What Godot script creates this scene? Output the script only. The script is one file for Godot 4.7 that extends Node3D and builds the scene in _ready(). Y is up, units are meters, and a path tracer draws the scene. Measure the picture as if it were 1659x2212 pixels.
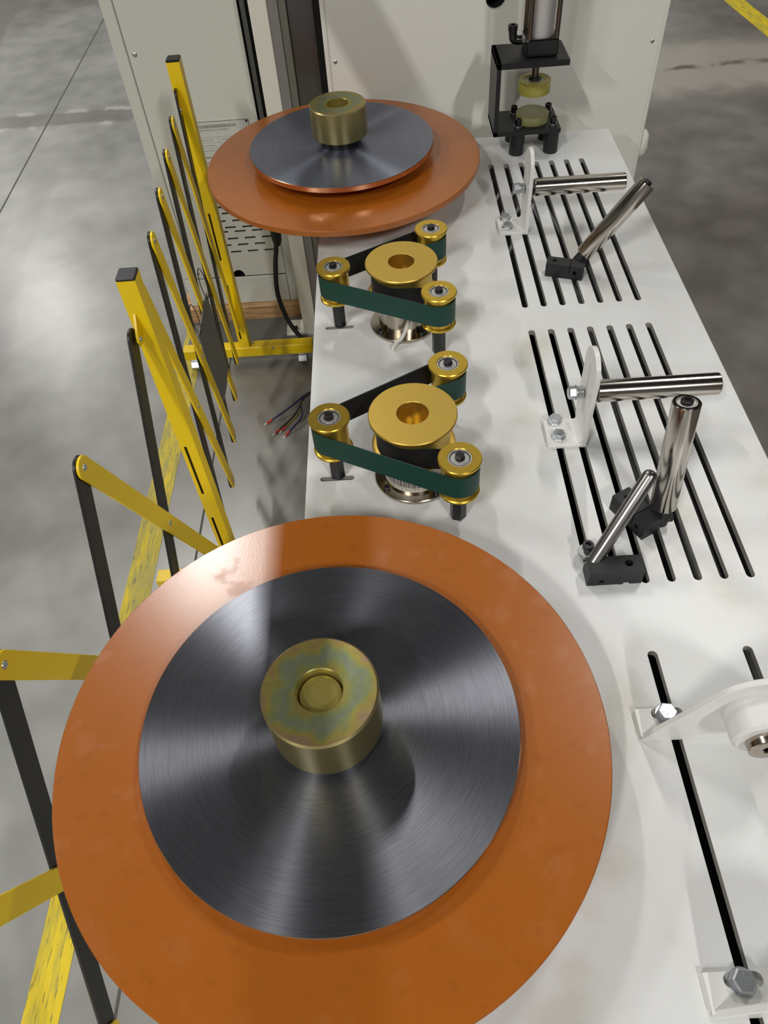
extends Node3D
# A roll-feeding bench beside its machine housing in a warehouse, seen from above; metres, y up, floor at y = 0.

const T := 0.78          # height of the table top
var M := {}              # materials
var used := {}           # names taken at top level


# ------------------------------------------------------------------ mesh builder
class MB:
	var v := PackedVector3Array()
	var n := PackedVector3Array()
	var uv := PackedVector2Array()

	func tri(a: Vector3, b: Vector3, c: Vector3, na: Vector3, nb: Vector3, nc: Vector3, ua := Vector2.ZERO, ub := Vector2.ZERO, uc := Vector2.ZERO) -> void:
		var g := (b - a).cross(c - a)
		if g.length_squared() < 1e-20:
			return
		if g.dot(na + nb + nc) > 0.0:
			v.append_array([a, c, b]); n.append_array([na, nc, nb]); uv.append_array([ua, uc, ub])
		else:
			v.append_array([a, b, c]); n.append_array([na, nb, nc]); uv.append_array([ua, ub, uc])

	func quad(a: Vector3, b: Vector3, c: Vector3, d: Vector3, nn: Vector3, ua := Vector2(0, 0), ub := Vector2(1, 0), uc := Vector2(1, 1), ud := Vector2(0, 1)) -> void:
		tri(a, b, c, nn, nn, nn, ua, ub, uc)
		tri(a, c, d, nn, nn, nn, ua, uc, ud)

	# a box with chamfered edges
	func box(c: Vector3, s: Vector3, b := 0.0, xf := Transform3D.IDENTITY) -> MB:
		var h := s / 2.0
		b = minf(b, minf(h.x, minf(h.y, h.z)) * 0.9)
		for ax in 3:
			for sg in [-1.0, 1.0]:
				var nn := Vector3.ZERO
				nn[ax] = sg
				var p := (ax + 1) % 3
				var q := (ax + 2) % 3
				var pts: Array[Vector3] = []
				for k in [[-1, -1], [1, -1], [1, 1], [-1, 1]]:
					var w := Vector3.ZERO
					w[ax] = sg * h[ax]
					w[p] = k[0] * (h[p] - b)
					w[q] = k[1] * (h[q] - b)
					pts.append(xf * (c + w))
				quad(pts[0], pts[1], pts[2], pts[3], (xf.basis * nn).normalized())
		if b > 0.0:
			for ax in 3:
				var p := (ax + 1) % 3
				var q := (ax + 2) % 3
				for sp in [-1.0, 1.0]:
					for sq in [-1.0, 1.0]:
						var pts: Array[Vector3] = []
						for k in [[0, -1], [1, -1], [1, 1], [0, 1]]:
							var w := Vector3.ZERO
							w[ax] = k[1] * (h[ax] - b)
							w[p] = sp * (h[p] - (b if k[0] == 1 else 0.0))
							w[q] = sq * (h[q] - (0.0 if k[0] == 1 else b))
							pts.append(xf * (c + w))
						var nn := Vector3.ZERO
						nn[p] = sp
						nn[q] = sq
						quad(pts[0], pts[1], pts[2], pts[3], (xf.basis * nn).normalized())
			for sx in [-1.0, 1.0]:
				for sy in [-1.0, 1.0]:
					for sz in [-1.0, 1.0]:
						var nn := (xf.basis * Vector3(sx, sy, sz)).normalized()
						var a := xf * (c + Vector3(sx * h.x, sy * (h.y - b), sz * (h.z - b)))
						var d := xf * (c + Vector3(sx * (h.x - b), sy * h.y, sz * (h.z - b)))
						var e := xf * (c + Vector3(sx * (h.x - b), sy * (h.y - b), sz * h.z))
						tri(a, d, e, nn, nn, nn)
		return self

	# a profile of (radius, height) turned round the y axis; it runs up the outside, inwards over the top, down a bore
	func lathe(pts: Array, seg := 48, xf := Transform3D.IDENTITY, planar := 0.0, flat := false, turn := 0.0) -> MB:
		var m := pts.size()
		var en: Array[Vector2] = []
		for i in m - 1:
			var d: Vector2 = pts[i + 1] - pts[i]
			en.append(Vector2(d.y, -d.x).normalized())
		for i in m - 1:
			var n0: Vector2 = en[i]
			var n1: Vector2 = en[i]
			if i > 0 and en[i - 1].dot(en[i]) > 0.8:
				n0 = (en[i - 1] + en[i]).normalized()
			if i < m - 2 and en[i + 1].dot(en[i]) > 0.8:
				n1 = (en[i + 1] + en[i]).normalized()
			var p: Vector2 = pts[i]
			var q: Vector2 = pts[i + 1]
			for k in seg:
				var a0 := TAU * k / seg + turn
				var a1 := TAU * (k + 1) / seg + turn
				var b0 := (a0 + a1) / 2.0 if flat else a0
				var b1 := (a0 + a1) / 2.0 if flat else a1
				var c0 := Vector3(cos(a0), 0, sin(a0))
				var c1 := Vector3(cos(a1), 0, sin(a1))
				var m0 := Vector3(cos(b0), 0, sin(b0))
				var m1 := Vector3(cos(b1), 0, sin(b1))
				var A := c0 * p.x + Vector3.UP * p.y
				var B := c1 * p.x + Vector3.UP * p.y
				var C := c1 * q.x + Vector3.UP * q.y
				var D := c0 * q.x + Vector3.UP * q.y
				var uA := Vector2(float(k) / seg, p.x)
				var uB := Vector2(float(k + 1) / seg, p.x)
				var uC := Vector2(float(k + 1) / seg, q.x)
				var uD := Vector2(float(k) / seg, q.x)
				if planar < 0.0:        # u round, v along the height
					uA.y = p.y / -planar; uB.y = uA.y; uC.y = q.y / -planar; uD.y = uC.y
				elif planar > 0.0:
					uA = Vector2(A.x, A.z) / planar / 2.0 + Vector2(0.5, 0.5)
					uB = Vector2(B.x, B.z) / planar / 2.0 + Vector2(0.5, 0.5)
					uC = Vector2(C.x, C.z) / planar / 2.0 + Vector2(0.5, 0.5)
					uD = Vector2(D.x, D.z) / planar / 2.0 + Vector2(0.5, 0.5)
				var nA := xf.basis * (m0 * n0.x + Vector3.UP * n0.y)
				var nB := xf.basis * (m1 * n0.x + Vector3.UP * n0.y)
				var nC := xf.basis * (m1 * n1.x + Vector3.UP * n1.y)
				var nD := xf.basis * (m0 * n1.x + Vector3.UP * n1.y)
				A = xf * A; B = xf * B; C = xf * C; D = xf * D
				tri(A, B, C, nA, nB, nC, uA, uB, uC)
				tri(A, C, D, nA, nC, nD, uA, uC, uD)
		return self

	# a closed bevelled cylinder from y0 to y1
	func cyl(r: float, y0: float, y1: float, seg := 32, xf := Transform3D.IDENTITY, b := 0.0, flat := false, turn := 0.0) -> MB:
		var p := [Vector2(0, y0)]
		if b > 0.0:
			p.append_array([Vector2(r - b, y0), Vector2(r, y0 + b), Vector2(r, y1 - b), Vector2(r - b, y1)])
		else:
			p.append_array([Vector2(r, y0), Vector2(r, y1)])
		p.append(Vector2(0, y1))
		return lathe(p, seg, xf, 0.0, flat, turn)

	# a round bar along a path
	func tube(path: Array, r: float, seg := 12) -> MB:
		var rings := []
		var up := Vector3.UP
		for i in path.size():
			var d: Vector3 = (path[mini(i + 1, path.size() - 1)] - path[maxi(i - 1, 0)]).normalized()
			if absf(d.dot(up)) > 0.95:
				up = Vector3.RIGHT if absf(d.x) < 0.9 else Vector3.BACK
			var s := d.cross(up).normalized()
			var t := s.cross(d).normalized()
			up = t
			var ring := []
			for k in seg + 1:
				var a := TAU * k / seg
				var o := s * cos(a) + t * sin(a)
				ring.append([path[i] + o * r, o])
			rings.append(ring)
		for i in rings.size() - 1:
			for k in seg:
				var a = rings[i][k]; var b = rings[i][k + 1]; var c = rings[i + 1][k + 1]; var d = rings[i + 1][k]
				tri(a[0], b[0], c[0], a[1], b[1], c[1])
				tri(a[0], c[0], d[0], a[1], c[1], d[1])
		for e in [0, rings.size() - 1]:
			var dd: Vector3 = (path[0] - path[1]).normalized() if e == 0 else (path[-1] - path[-2]).normalized()
			for k in seg:
				tri(path[e], rings[e][k][0], rings[e][k + 1][0], dd, dd, dd)
		return self

	# a polygon in x, y pushed out along z from 0 to depth, edges bevelled by b
	func prism(poly: PackedVector2Array, depth: float, xf := Transform3D.IDENTITY, b := 0.0) -> MB:
		if Geometry2D.is_polygon_clockwise(poly):
			poly = poly.duplicate()
			poly.reverse()
		var m := poly.size()
		var en: Array[Vector2] = []
		for i in m:
			var d := (poly[(i + 1) % m] - poly[i]).normalized()
			en.append(Vector2(d.y, -d.x))
		var inner := PackedVector2Array()
		for i in m:
			var w := en[(i + m - 1) % m] + en[i]
			inner.append(poly[i] - w / maxf(0.3, w.length_squared() / 2.0) * b)
		var t := Geometry2D.triangulate_polygon(inner)
		for i in range(0, t.size(), 3):
			for z in [0.0, depth]:
				var nn := xf.basis * Vector3(0, 0, -1.0 if z == 0.0 else 1.0)
				var P: Array[Vector3] = []
				for k in 3:
					P.append(xf * Vector3(inner[t[i + k]].x, inner[t[i + k]].y, z))
				tri(P[0], P[1], P[2], nn, nn, nn, inner[t[i]], inner[t[i + 1]], inner[t[i + 2]])
		for i in m:
			var j := (i + 1) % m
			var n0 := en[i]
			var n1 := en[i]
			if en[(i + m - 1) % m].dot(en[i]) > 0.8:
				n0 = (en[(i + m - 1) % m] + en[i]).normalized()
			if en[j].dot(en[i]) > 0.8:
				n1 = (en[j] + en[i]).normalized()
			var levels := [[inner, 0.0, -1.0], [poly, b, 0.0], [poly, depth - b, 0.0], [inner, depth, 1.0]] if b > 0.0 else [[poly, 0.0, 0.0], [poly, depth, 0.0]]
			for l in levels.size() - 1:
				var lo = levels[l]; var hi = levels[l + 1]
				var tilt: float = lo[2] + hi[2]
				var A := xf * Vector3(lo[0][i].x, lo[0][i].y, lo[1])
				var B := xf * Vector3(lo[0][j].x, lo[0][j].y, lo[1])
				var C := xf * Vector3(hi[0][j].x, hi[0][j].y, hi[1])
				var D := xf * Vector3(hi[0][i].x, hi[0][i].y, hi[1])
				var N0 := (xf.basis * Vector3(n0.x, n0.y, tilt)).normalized()
				var N1 := (xf.basis * Vector3(n1.x, n1.y, tilt)).normalized()
				tri(A, B, C, N0, N1, N1)
				tri(A, C, D, N0, N1, N0)
		return self

	func mesh() -> ArrayMesh:
		var a := []
		a.resize(Mesh.ARRAY_MAX)
		a[Mesh.ARRAY_VERTEX] = v
		a[Mesh.ARRAY_NORMAL] = n
		a[Mesh.ARRAY_TEX_UV] = uv
		var am := ArrayMesh.new()
		am.add_surface_from_arrays(Mesh.PRIMITIVE_TRIANGLES, a)
		return am


# ------------------------------------------------------------------ scene helpers
func numbered(called: String) -> String:
	if not used.has(called):
		used[called] = 0
		return called
	used[called] += 1
	return "%s_%03d" % [called, used[called]]

func part(called: String, what: Variant, mat: Material, parent: Node, label := "") -> GeometryInstance3D:
	var o: GeometryInstance3D
	if what is CSGShape3D:
		o = what
		for leaf in o.get_children():
			if leaf.material == null:
				leaf.material = mat
	else:
		var mi := MeshInstance3D.new()
		mi.mesh = what.mesh() if what is MB else what
		o = mi
	if not what is CSGShape3D:
		o.material_override = mat
	if parent == self:
		o.name = numbered(called)
	else:
		var k := 0
		var nm := called
		while parent.has_node(nm):
			k += 1
			nm = "%s_%03d" % [called, k]
		o.name = nm
	parent.add_child(o, true)
	if label:
		o.set_meta("label", label)
	return o

func tag(o: Node, label: String, category: String, group := "") -> void:
	o.set_meta("label", label)
	o.set_meta("category", category)
	if group:
		o.set_meta("group", group)

func thing(called: String, label: String, category: String, at := Vector3.ZERO, turn := 0.0, group := "") -> Node3D:
	var o := Node3D.new()
	o.name = numbered(called)
	add_child(o, true)
	o.position = at
	o.rotation.y = turn
	tag(o, label, category, group)
	return o

func dup(src: Node3D, called: String, label: String, at: Vector3, group := "") -> Node3D:
	var o: Node3D = src.duplicate()
	o.name = numbered(called)
	add_child(o, true)
	o.position = at
	o.set_meta("label", label)
	if group:
		o.set_meta("group", group)
	return o

func struct(called: String, what: Variant, mat: Material, label: String, category: String) -> GeometryInstance3D:
	var o := part(called, what, mat, self, label)
	o.set_meta("category", category)
	o.set_meta("kind", "structure")
	return o

# shapes taken away from shapes: a CSG tree that becomes one mesh
func carve(adds: Array, cuts: Array, inside: Material = null) -> CSGCombiner3D:
	var root := CSGCombiner3D.new()
	for a in adds:
		root.add_child(a)
	for c in cuts:
		c.operation = CSGShape3D.OPERATION_SUBTRACTION
		c.material = inside
		root.add_child(c)
	return root

func cbox(c: Vector3, s: Vector3) -> CSGBox3D:
	var b := CSGBox3D.new()
	b.size = s
	b.position = c
	return b

func ccyl(c: Vector3, r: float, h: float, axis := Vector3.UP, sides := 20) -> CSGCylinder3D:
	var b := CSGCylinder3D.new()
	b.radius = r
	b.height = h
	b.sides = sides
	b.position = c
	if axis == Vector3.RIGHT:
		b.rotation.z = PI / 2
	elif axis == Vector3.BACK:
		b.rotation.x = PI / 2
	return b

# a slot with round ends in a flat plate, from a to b (in the plate's plane), cut through along axis
func cslot(a: Vector3, b: Vector3, w: float, deep: float, axis := Vector3.UP) -> Array:
	var d := (b - a).abs()
	var s := Vector3(w, w, w)
	for k in 3:
		if axis[k] > 0.5:
			s[k] = deep
		elif d[k] > 1e-6:
			s[k] = d[k]
	return [cbox((a + b) / 2.0, s), ccyl(a, w / 2.0, deep, axis), ccyl(b, w / 2.0, deep, axis)]

func along(a: Vector3, b: Vector3) -> Transform3D:   # local y runs from a to b
	var y := (b - a).normalized()
	var x := y.cross(Vector3(0.3, 0.2, 1.0)).normalized()
	return Transform3D(Basis(x, y, x.cross(y)), a)

func mat(c: Color, rough := 0.5, metal := 0.0, spec := 0.5) -> StandardMaterial3D:
	var m := StandardMaterial3D.new()
	m.albedo_color = c
	m.roughness = rough
	m.metallic = metal
	m.metallic_specular = spec
	return m

func noise_tex(sd: int, freq: float, cols: Array, offs: Array, size := 512, octaves := 4, kind := FastNoiseLite.TYPE_SIMPLEX_SMOOTH) -> NoiseTexture2D:
	var f := FastNoiseLite.new()
	f.seed = sd
	f.frequency = freq
	f.noise_type = kind
	f.fractal_octaves = octaves
	var t := NoiseTexture2D.new()
	t.width = size
	t.height = size
	t.seamless = true
	t.generate_mipmaps = false
	t.noise = f
	if cols.size():
		var g := Gradient.new()
		g.colors = PackedColorArray(cols)
		g.offsets = PackedFloat32Array(offs)
		t.color_ramp = g
	return t

func tri_map(m: StandardMaterial3D, scale: float) -> StandardMaterial3D:
	m.uv1_triplanar = true
	m.uv1_world_triplanar = true
	m.uv1_scale = Vector3.ONE * scale
	return m

func bump(m: StandardMaterial3D, t: Texture2D, cm: float) -> StandardMaterial3D:
	m.heightmap_enabled = true
	m.heightmap_texture = t
	m.heightmap_scale = cm
	return m

func S(r: float, g: float, b: float) -> Color:        # sRGB 0..255
	return Color(r / 255.0, g / 255.0, b / 255.0)


# ------------------------------------------------------------------ textures that have to be computed
func brushed_image(w: int, h: int, sd: int, lo: float, hi: float, tint: Color) -> ImageTexture:
	# u runs round the disc, v outwards: long fine arcs of turning marks
	var f := FastNoiseLite.new()
	f.seed = sd
	f.frequency = 1.0
	f.fractal_octaves = 2
	var im := Image.create(w, h, false, Image.FORMAT_RGB8)
	var r := RandomNumberGenerator.new()
	r.seed = sd
	var ring := PackedFloat32Array()
	for y in h:
		ring.append(r.randf())
	for y in h:
		for x in w:
			var a := TAU * x / w
			var s := f.get_noise_3d(cos(a) * 2.2, sin(a) * 2.2, y * 0.45) * 0.5 + 0.5
			var s2 := f.get_noise_3d(cos(a) * 7.0 + 40.0, sin(a) * 7.0, y * 1.3) * 0.5 + 0.5
			var k := lerpf(lo, hi, clampf(s * 0.45 + s2 * 0.45 + ring[y] * 0.1, 0.0, 1.0))
			im.set_pixel(x, y, Color(tint.r * k, tint.g * k, tint.b * k))
	return ImageTexture.create_from_image(im)

func zinc_image(n: int) -> ImageTexture:
	# yellow-passivated zinc: gold rims, blue-green in between, pinkish at the very edge
	var f := FastNoiseLite.new()
	f.seed = 5
	f.frequency = 1.6
	f.fractal_octaves = 3
	var g := Gradient.new()
	g.offsets = PackedFloat32Array([0.0, 0.30, 0.42, 0.52, 0.63, 0.76, 0.86, 0.95, 1.0])
	g.colors = PackedColorArray([S(176, 160, 84), S(168, 146, 80), S(176, 164, 84), S(150, 164, 112), S(138, 156, 150), S(152, 166, 122), S(186, 170, 84), S(192, 158, 106), S(184, 150, 132)])
	var im := Image.create(n, n, false, Image.FORMAT_RGB8)
	for y in n:
		for x in n:
			var p := Vector2(x + 0.5, y + 0.5) / n * 2.0 - Vector2.ONE
			var w := f.get_noise_2d(p.x, p.y)
			var c := g.sample(clampf(p.length() + w * 0.24, 0.0, 1.0))
			var k := 1.0 + 0.05 * f.get_noise_2d(p.x * 3.0 + 9.0, p.y * 3.0)
			c = c.lerp(S(164, 156, 98), 0.35)
			im.set_pixel(x, y, Color(c.r * k, c.g * k, c.b * k))
	return ImageTexture.create_from_image(im)

func floor_image(n: int) -> ImageTexture:
	# worn, power-trowelled concrete, 12 m across, with patch repairs along the slab joints and brown stains
	var f := FastNoiseLite.new()
	f.seed = 21
	f.frequency = 0.8
	f.fractal_octaves = 5
	var im := Image.create(n, n, false, Image.FORMAT_RGB8)
	for y in n:
		for x in n:
			var wx := (float(x) / n - 0.5) * 12.0
			var wz := (float(y) / n) * 12.0 - 10.5
			var a := f.get_noise_2d(wx * 1.0, wz * 1.0)
			var b := f.get_noise_2d(wx * 6.0 + 30.0, wz * 6.0)
			var c := f.get_noise_2d(wx * 0.35 + 70.0, wz * 0.35)
			var col := Color(0.575, 0.575, 0.56)
			col = col * (1.0 + 0.16 * a + 0.12 * b)
			var brown := clampf((c + 0.5 * a + (0.75 if wx > 0.6 else -0.1)) * 1.4, 0.0, 1.0)
			col = col.lerp(Color(0.40, 0.37, 0.35) * (1.0 + 0.2 * b), brown * 0.95)
			# patched joint across the hall
			var e := absf(wz + 4.43 + 0.02 * wx + 0.05 * a)
			if wx < 0.3:
				var k := smoothstep(0.10, 0.07, e)
				col = col.lerp(Color(0.475, 0.455, 0.445) * (1.0 + 0.15 * b), k * 0.9)
				if e < 0.12 and e > 0.07 and b > 0.12:
					col = col.lerp(Color(0.74, 0.74, 0.72), 0.6)
			else:
				var k := smoothstep(0.48, 0.18, e + 0.12 * b)
				col = col.lerp(Color(0.71, 0.69, 0.64), k * 0.8)
				var cr := absf(wz + 4.45 + 0.09 * a + 0.03 * b)
				col = col.lerp(Color(0.38, 0.35, 0.32), smoothstep(0.035, 0.01, cr) * clampf(0.5 + 2.0 * b + (wx - 2.0) * 0.4, 0.0, 0.9))
			# dark strip along the hall further left
			var l := absf(wx + 2.62 - 0.08 * (wz + 5.0) + 0.07 * a)
			col = col.lerp(Color(0.48, 0.47, 0.46), smoothstep(0.17, 0.12, l) * 0.8)
			var l2 := absf(wx + 1.66 - 0.10 * (wz + 3.2) + 0.05 * a)
			col = col.lerp(Color(0.52, 0.51, 0.50), smoothstep(0.09, 0.03, l2) * smoothstep(-4.2, -3.4, wz) * 0.5)
			im.set_pixel(x, y, col)
	return ImageTexture.create_from_image(im)

func line_image(w: int, h: int, sd: int, wear: float) -> ImageTexture:
	# yellow floor paint, rubbed and streaked
	var f := FastNoiseLite.new()
	f.seed = sd
	f.frequency = 1.0
	f.fractal_octaves = 5
	var im := Image.create(w, h, false, Image.FORMAT_RGB8)
	for y in h:
		var t := float(y) / h
		for x in w:
			var a := f.get_noise_2d(x * 0.02, y * 0.012)
			var b := f.get_noise_2d(x * 0.10 + 50.0, y * 0.035)
			var worn := clampf((a * 0.9 + b * 0.6) * 0.9 + wear * (0.2 + 0.75 * smoothstep(0.25, 0.5, 1.0 - t)), 0.0, 0.85)
			var c := S(226, 198, 30).lerp(S(168, 160, 92), worn)
			if b > 0.42:
				c = c.lerp(S(96, 92, 66), 0.55)
			im.set_pixel(x, y, c)
	return ImageTexture.create_from_image(im)

func barcode_image() -> ImageTexture:
	var im := Image.create(256, 96, false, Image.FORMAT_RGB8)
	im.fill(S(214, 210, 200))
	var r := RandomNumberGenerator.new()
	r.seed = 8
	var x := 8
	while x < 218:
		var w := r.randi_range(2, 5)
		im.fill_rect(Rect2i(x, 10, mini(w, 218 - x), 56), S(28, 26, 26))
		x += w + r.randi_range(2, 4)
	for k in 17:      # the row of digits under the bars: too small to read in the photograph
		var cx := 40 + k * 10
		im.fill_rect(Rect2i(cx, 72, 6, 2), S(40, 38, 38))
		im.fill_rect(Rect2i(cx + (0 if k % 2 else 4), 72, 2, 12), S(40, 38, 38))
		im.fill_rect(Rect2i(cx, 82, 6, 2), S(60, 58, 58))
	return ImageTexture.create_from_image(im)

func plate_image() -> ImageTexture:
	# machine nameplate: bold heading, second line, form fields, maker's line; print too small to read
	var im := Image.create(512, 352, false, Image.FORMAT_RGB8)
	im.fill(S(204, 206, 200))
	var ink := S(92, 94, 90)
	im.fill_rect(Rect2i(0, 0, 512, 5), ink); im.fill_rect(Rect2i(0, 346, 512, 6), ink)
	im.fill_rect(Rect2i(0, 0, 5, 352), ink); im.fill_rect(Rect2i(507, 0, 5, 352), ink)
	im.fill_rect(Rect2i(488, 8, 3, 336), S(150, 152, 148))
	var r := RandomNumberGenerator.new()
	r.seed = 4
	var rows := [[30, 30, 40, 400, 24, 1.0], [22, 66, 60, 330, 11, 0.6], [60, 150, 70, 190, 9, 0.5], [60, 196, 70, 190, 9, 0.5], [60, 240, 70, 190, 9, 0.5], [260, 150, 262, 400, 9, 0.5], [260, 196, 262, 400, 9, 0.5], [260, 240, 262, 400, 9, 0.5], [60, 292, 70, 420, 18, 0.8]]
	for row in rows:
		var x: int = row[2]
		while x < row[3]:
			var w := r.randi_range(4, 9)
			im.fill_rect(Rect2i(x, row[1], w, row[4]), S(204, 206, 200).lerp(S(58, 58, 56), row[5] * r.randf_range(0.6, 1.0)))
			im.fill_rect(Rect2i(x + 2, row[1] + 3, maxi(w - 4, 1), maxi(row[4] - 7, 1)), S(190, 192, 186))
			x += w + r.randi_range(2, 5)
	for y in [130, 176, 220, 264]:
		im.fill_rect(Rect2i(50, y, 390, 2), S(140, 142, 138))
	for x in [50, 240, 438]:
		im.fill_rect(Rect2i(x, 130, 2, 136), S(140, 142, 138))
	return ImageTexture.create_from_image(im)


func materials() -> void:
	var peel := noise_tex(3, 0.045, [], [], 512, 2)
	var dirt := noise_tex(11, 0.006, [Color(0.90, 0.885, 0.85), Color(0.955, 0.95, 0.945), Color(0.975, 0.975, 0.975)], [0.1, 0.36, 0.8], 512, 5)
	M.table = bump(tri_map(mat(S(230, 231, 231), 0.33, 0.0, 0.5), 1.3), noise_tex(23, 0.19, [], [], 1024, 2), 0.009)
	M.table.albedo_texture = dirt
	M.bracket = bump(tri_map(mat(S(228, 228, 225), 0.38), 6.0), peel, 0.02)
	M.cab = bump(tri_map(mat(S(240, 239, 230), 0.55), 5.0), peel, 0.012)
	M.cab2 = bump(tri_map(mat(S(214, 214, 206), 0.5), 5.0), peel, 0.012)
	M.cream = mat(S(234, 232, 220), 0.5)
	M.grey = mat(S(134, 131, 127), 0.5)
	M.lip = mat(S(112, 110, 100), 0.5)
	M.cut = mat(S(150, 147, 141), 0.55)  # slot walls greyed, with their shade mixed into the colour
	M.post_slot = mat(S(92, 74, 12), 0.5)  # post yellow darkened, the shade inside the slots put into the colour
	M.gap = mat(S(16, 15, 14), 0.9)  # near-black standing for shade in gaps and cavities; also colours the seal
	M.black = mat(S(26, 26, 28), 0.38)
	M.black_matt = mat(S(30, 30, 33), 0.55)
	M.black_gloss = mat(S(20, 20, 22), 0.22)
	M.slot = mat(S(58, 56, 53), 0.6)
	var scuff := noise_tex(9, 0.02, [Color(0.95, 0.94, 0.93), Color(1, 1, 1), Color(1, 1, 1)], [0.1, 0.3, 1.0], 512, 5)
	M.orange = bump(tri_map(mat(S(166, 91, 20), 0.36, 0.0, 0.8), 2.6), noise_tex(14, 0.16, [], [], 512, 2), 0.003)
	M.orange.roughness_texture = noise_tex(52, 0.011, [Color(0.70, 0.70, 0.70), Color(0.71, 0.71, 0.71), Color(0.86, 0.86, 0.86)], [0.0, 0.66, 0.86], 512, 5)
	M.orange.albedo_texture = scuff
	M.steel_disc = mat(Color(1, 1, 1), 0.32, 0.85)
	M.steel_disc.albedo_texture = brushed_image(768, 512, 2, 0.36, 0.56, Color(0.97, 0.985, 1.05))
	M.steel_disc.uv1_scale = Vector3(1, 4.2, 1)
	M.steel_disc.anisotropy_enabled = true
	M.steel_disc.anisotropy = -0.96
	M.steel_disc_lit = M.steel_disc.duplicate()  # same steel, lightened: reflection of the housing painted into its colour
	M.steel_disc_lit.albedo_color = Color(0.86, 0.88, 0.92)
	M.steel_disc_lit.albedo_texture = brushed_image(512, 256, 12, 0.52, 0.72, Color(0.98, 0.99, 1.06))
	M.rim_reflex = mat(S(226, 178, 142), 0.22, 0.95)  # steel rim tinted with the painted reflection of the orange plate
	M.zinc_top = mat(Color(1, 1, 1), 0.34, 0.8)
	M.zinc_top.albedo_texture = zinc_image(256)
	M.zinc = mat(S(168, 156, 108), 0.36, 0.85)
	M.zinc_in = mat(S(172, 158, 84), 0.34, 0.6)
	M.gold = bump(tri_map(mat(S(204, 172, 84), 0.42, 0.95), 30.0), noise_tex(6, 0.2, [], [], 256, 2), 0.004)
	M.gold_shiny = mat(S(216, 180, 70), 0.32, 0.88)
	M.chrome = mat(S(194, 188, 180), 0.15, 1.0)
	M.chrome_rough = mat(S(150, 148, 146), 0.3, 1.0)
	M.steel = mat(S(178, 170, 156), 0.2, 1.0)
	M.zinc_bolt = mat(S(192, 196, 200), 0.34, 0.95)
	M.brushed = mat(S(120, 120, 120), 0.42, 1.0)
	M.bearing = mat(S(206, 204, 202), 0.34, 0.8)
	M.bearing_dark = mat(S(70, 68, 68), 0.4, 0.6)
	M.green = bump(tri_map(mat(S(10, 64, 54), 0.55), 40.0), peel, 0.01)
	M.belt = mat(S(20, 19, 20), 0.6)
	M.pad = mat(S(196, 184, 84), 0.3)
	M.pad.refraction_enabled = true
	M.pad.refraction_scale = 0.045
	M.pad.albedo_color = Color(0.84, 0.80, 0.42, 0.22)
	M.pad2 = M.pad.duplicate()
	M.pad2.albedo_color = Color(0.74, 0.73, 0.52, 0.2)  # lower pad greyed, a grey reflection put into its tint
	M.pad_core = mat(S(150, 150, 120), 0.35, 0.3)
	M.alu = mat(S(226, 224, 224), 0.5, 0.8)
	M.rod = mat(S(120, 110, 100), 0.3, 1.0)
	M.yellow = bump(tri_map(mat(S(250, 212, 12), 0.36), 12.0), peel, 0.012)
	M.bar_black = mat(S(30, 29, 29), 0.4)
	M.wood = tri_map(mat(Color(1, 1, 1), 0.65), 1.0)
	M.wood.albedo_texture = noise_tex(31, 0.012, [S(168, 126, 84), S(196, 156, 112), S(206, 168, 126)], [0.2, 0.5, 0.85], 512, 4)
	M.wood.uv1_scale = Vector3(1.0, 14.0, 14.0)
	M.sheet = mat(S(112, 112, 108), 0.5, 0.2)
	M.concrete = mat(Color(1, 1, 1), 0.40, 0.0, 0.62)
	M.concrete.albedo_texture = floor_image(768)
	M.concrete.roughness_texture = noise_tex(44, 0.012, [Color(0.75, 0.75, 0.75), Color(1, 1, 1)], [0.2, 0.8], 512, 4)
	M.joint = mat(S(84, 82, 78), 0.8)
	M.white_wire = mat(S(214, 210, 202), 0.5)
	M.rubber = mat(S(24, 24, 25), 0.6)
	M.wall = mat(S(150, 150, 146), 0.8)
	M.roof = mat(S(92, 94, 96), 0.8)
	M.lamp = mat(S(250, 250, 250), 0.6)
	M.lamp.emission_enabled = true
	M.lamp.emission = Color(0.98, 1.0, 1.0)
	M.lamp.emission_energy_multiplier = 6.0
	M.lamp_body = mat(S(200, 200, 200), 0.5)


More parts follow.
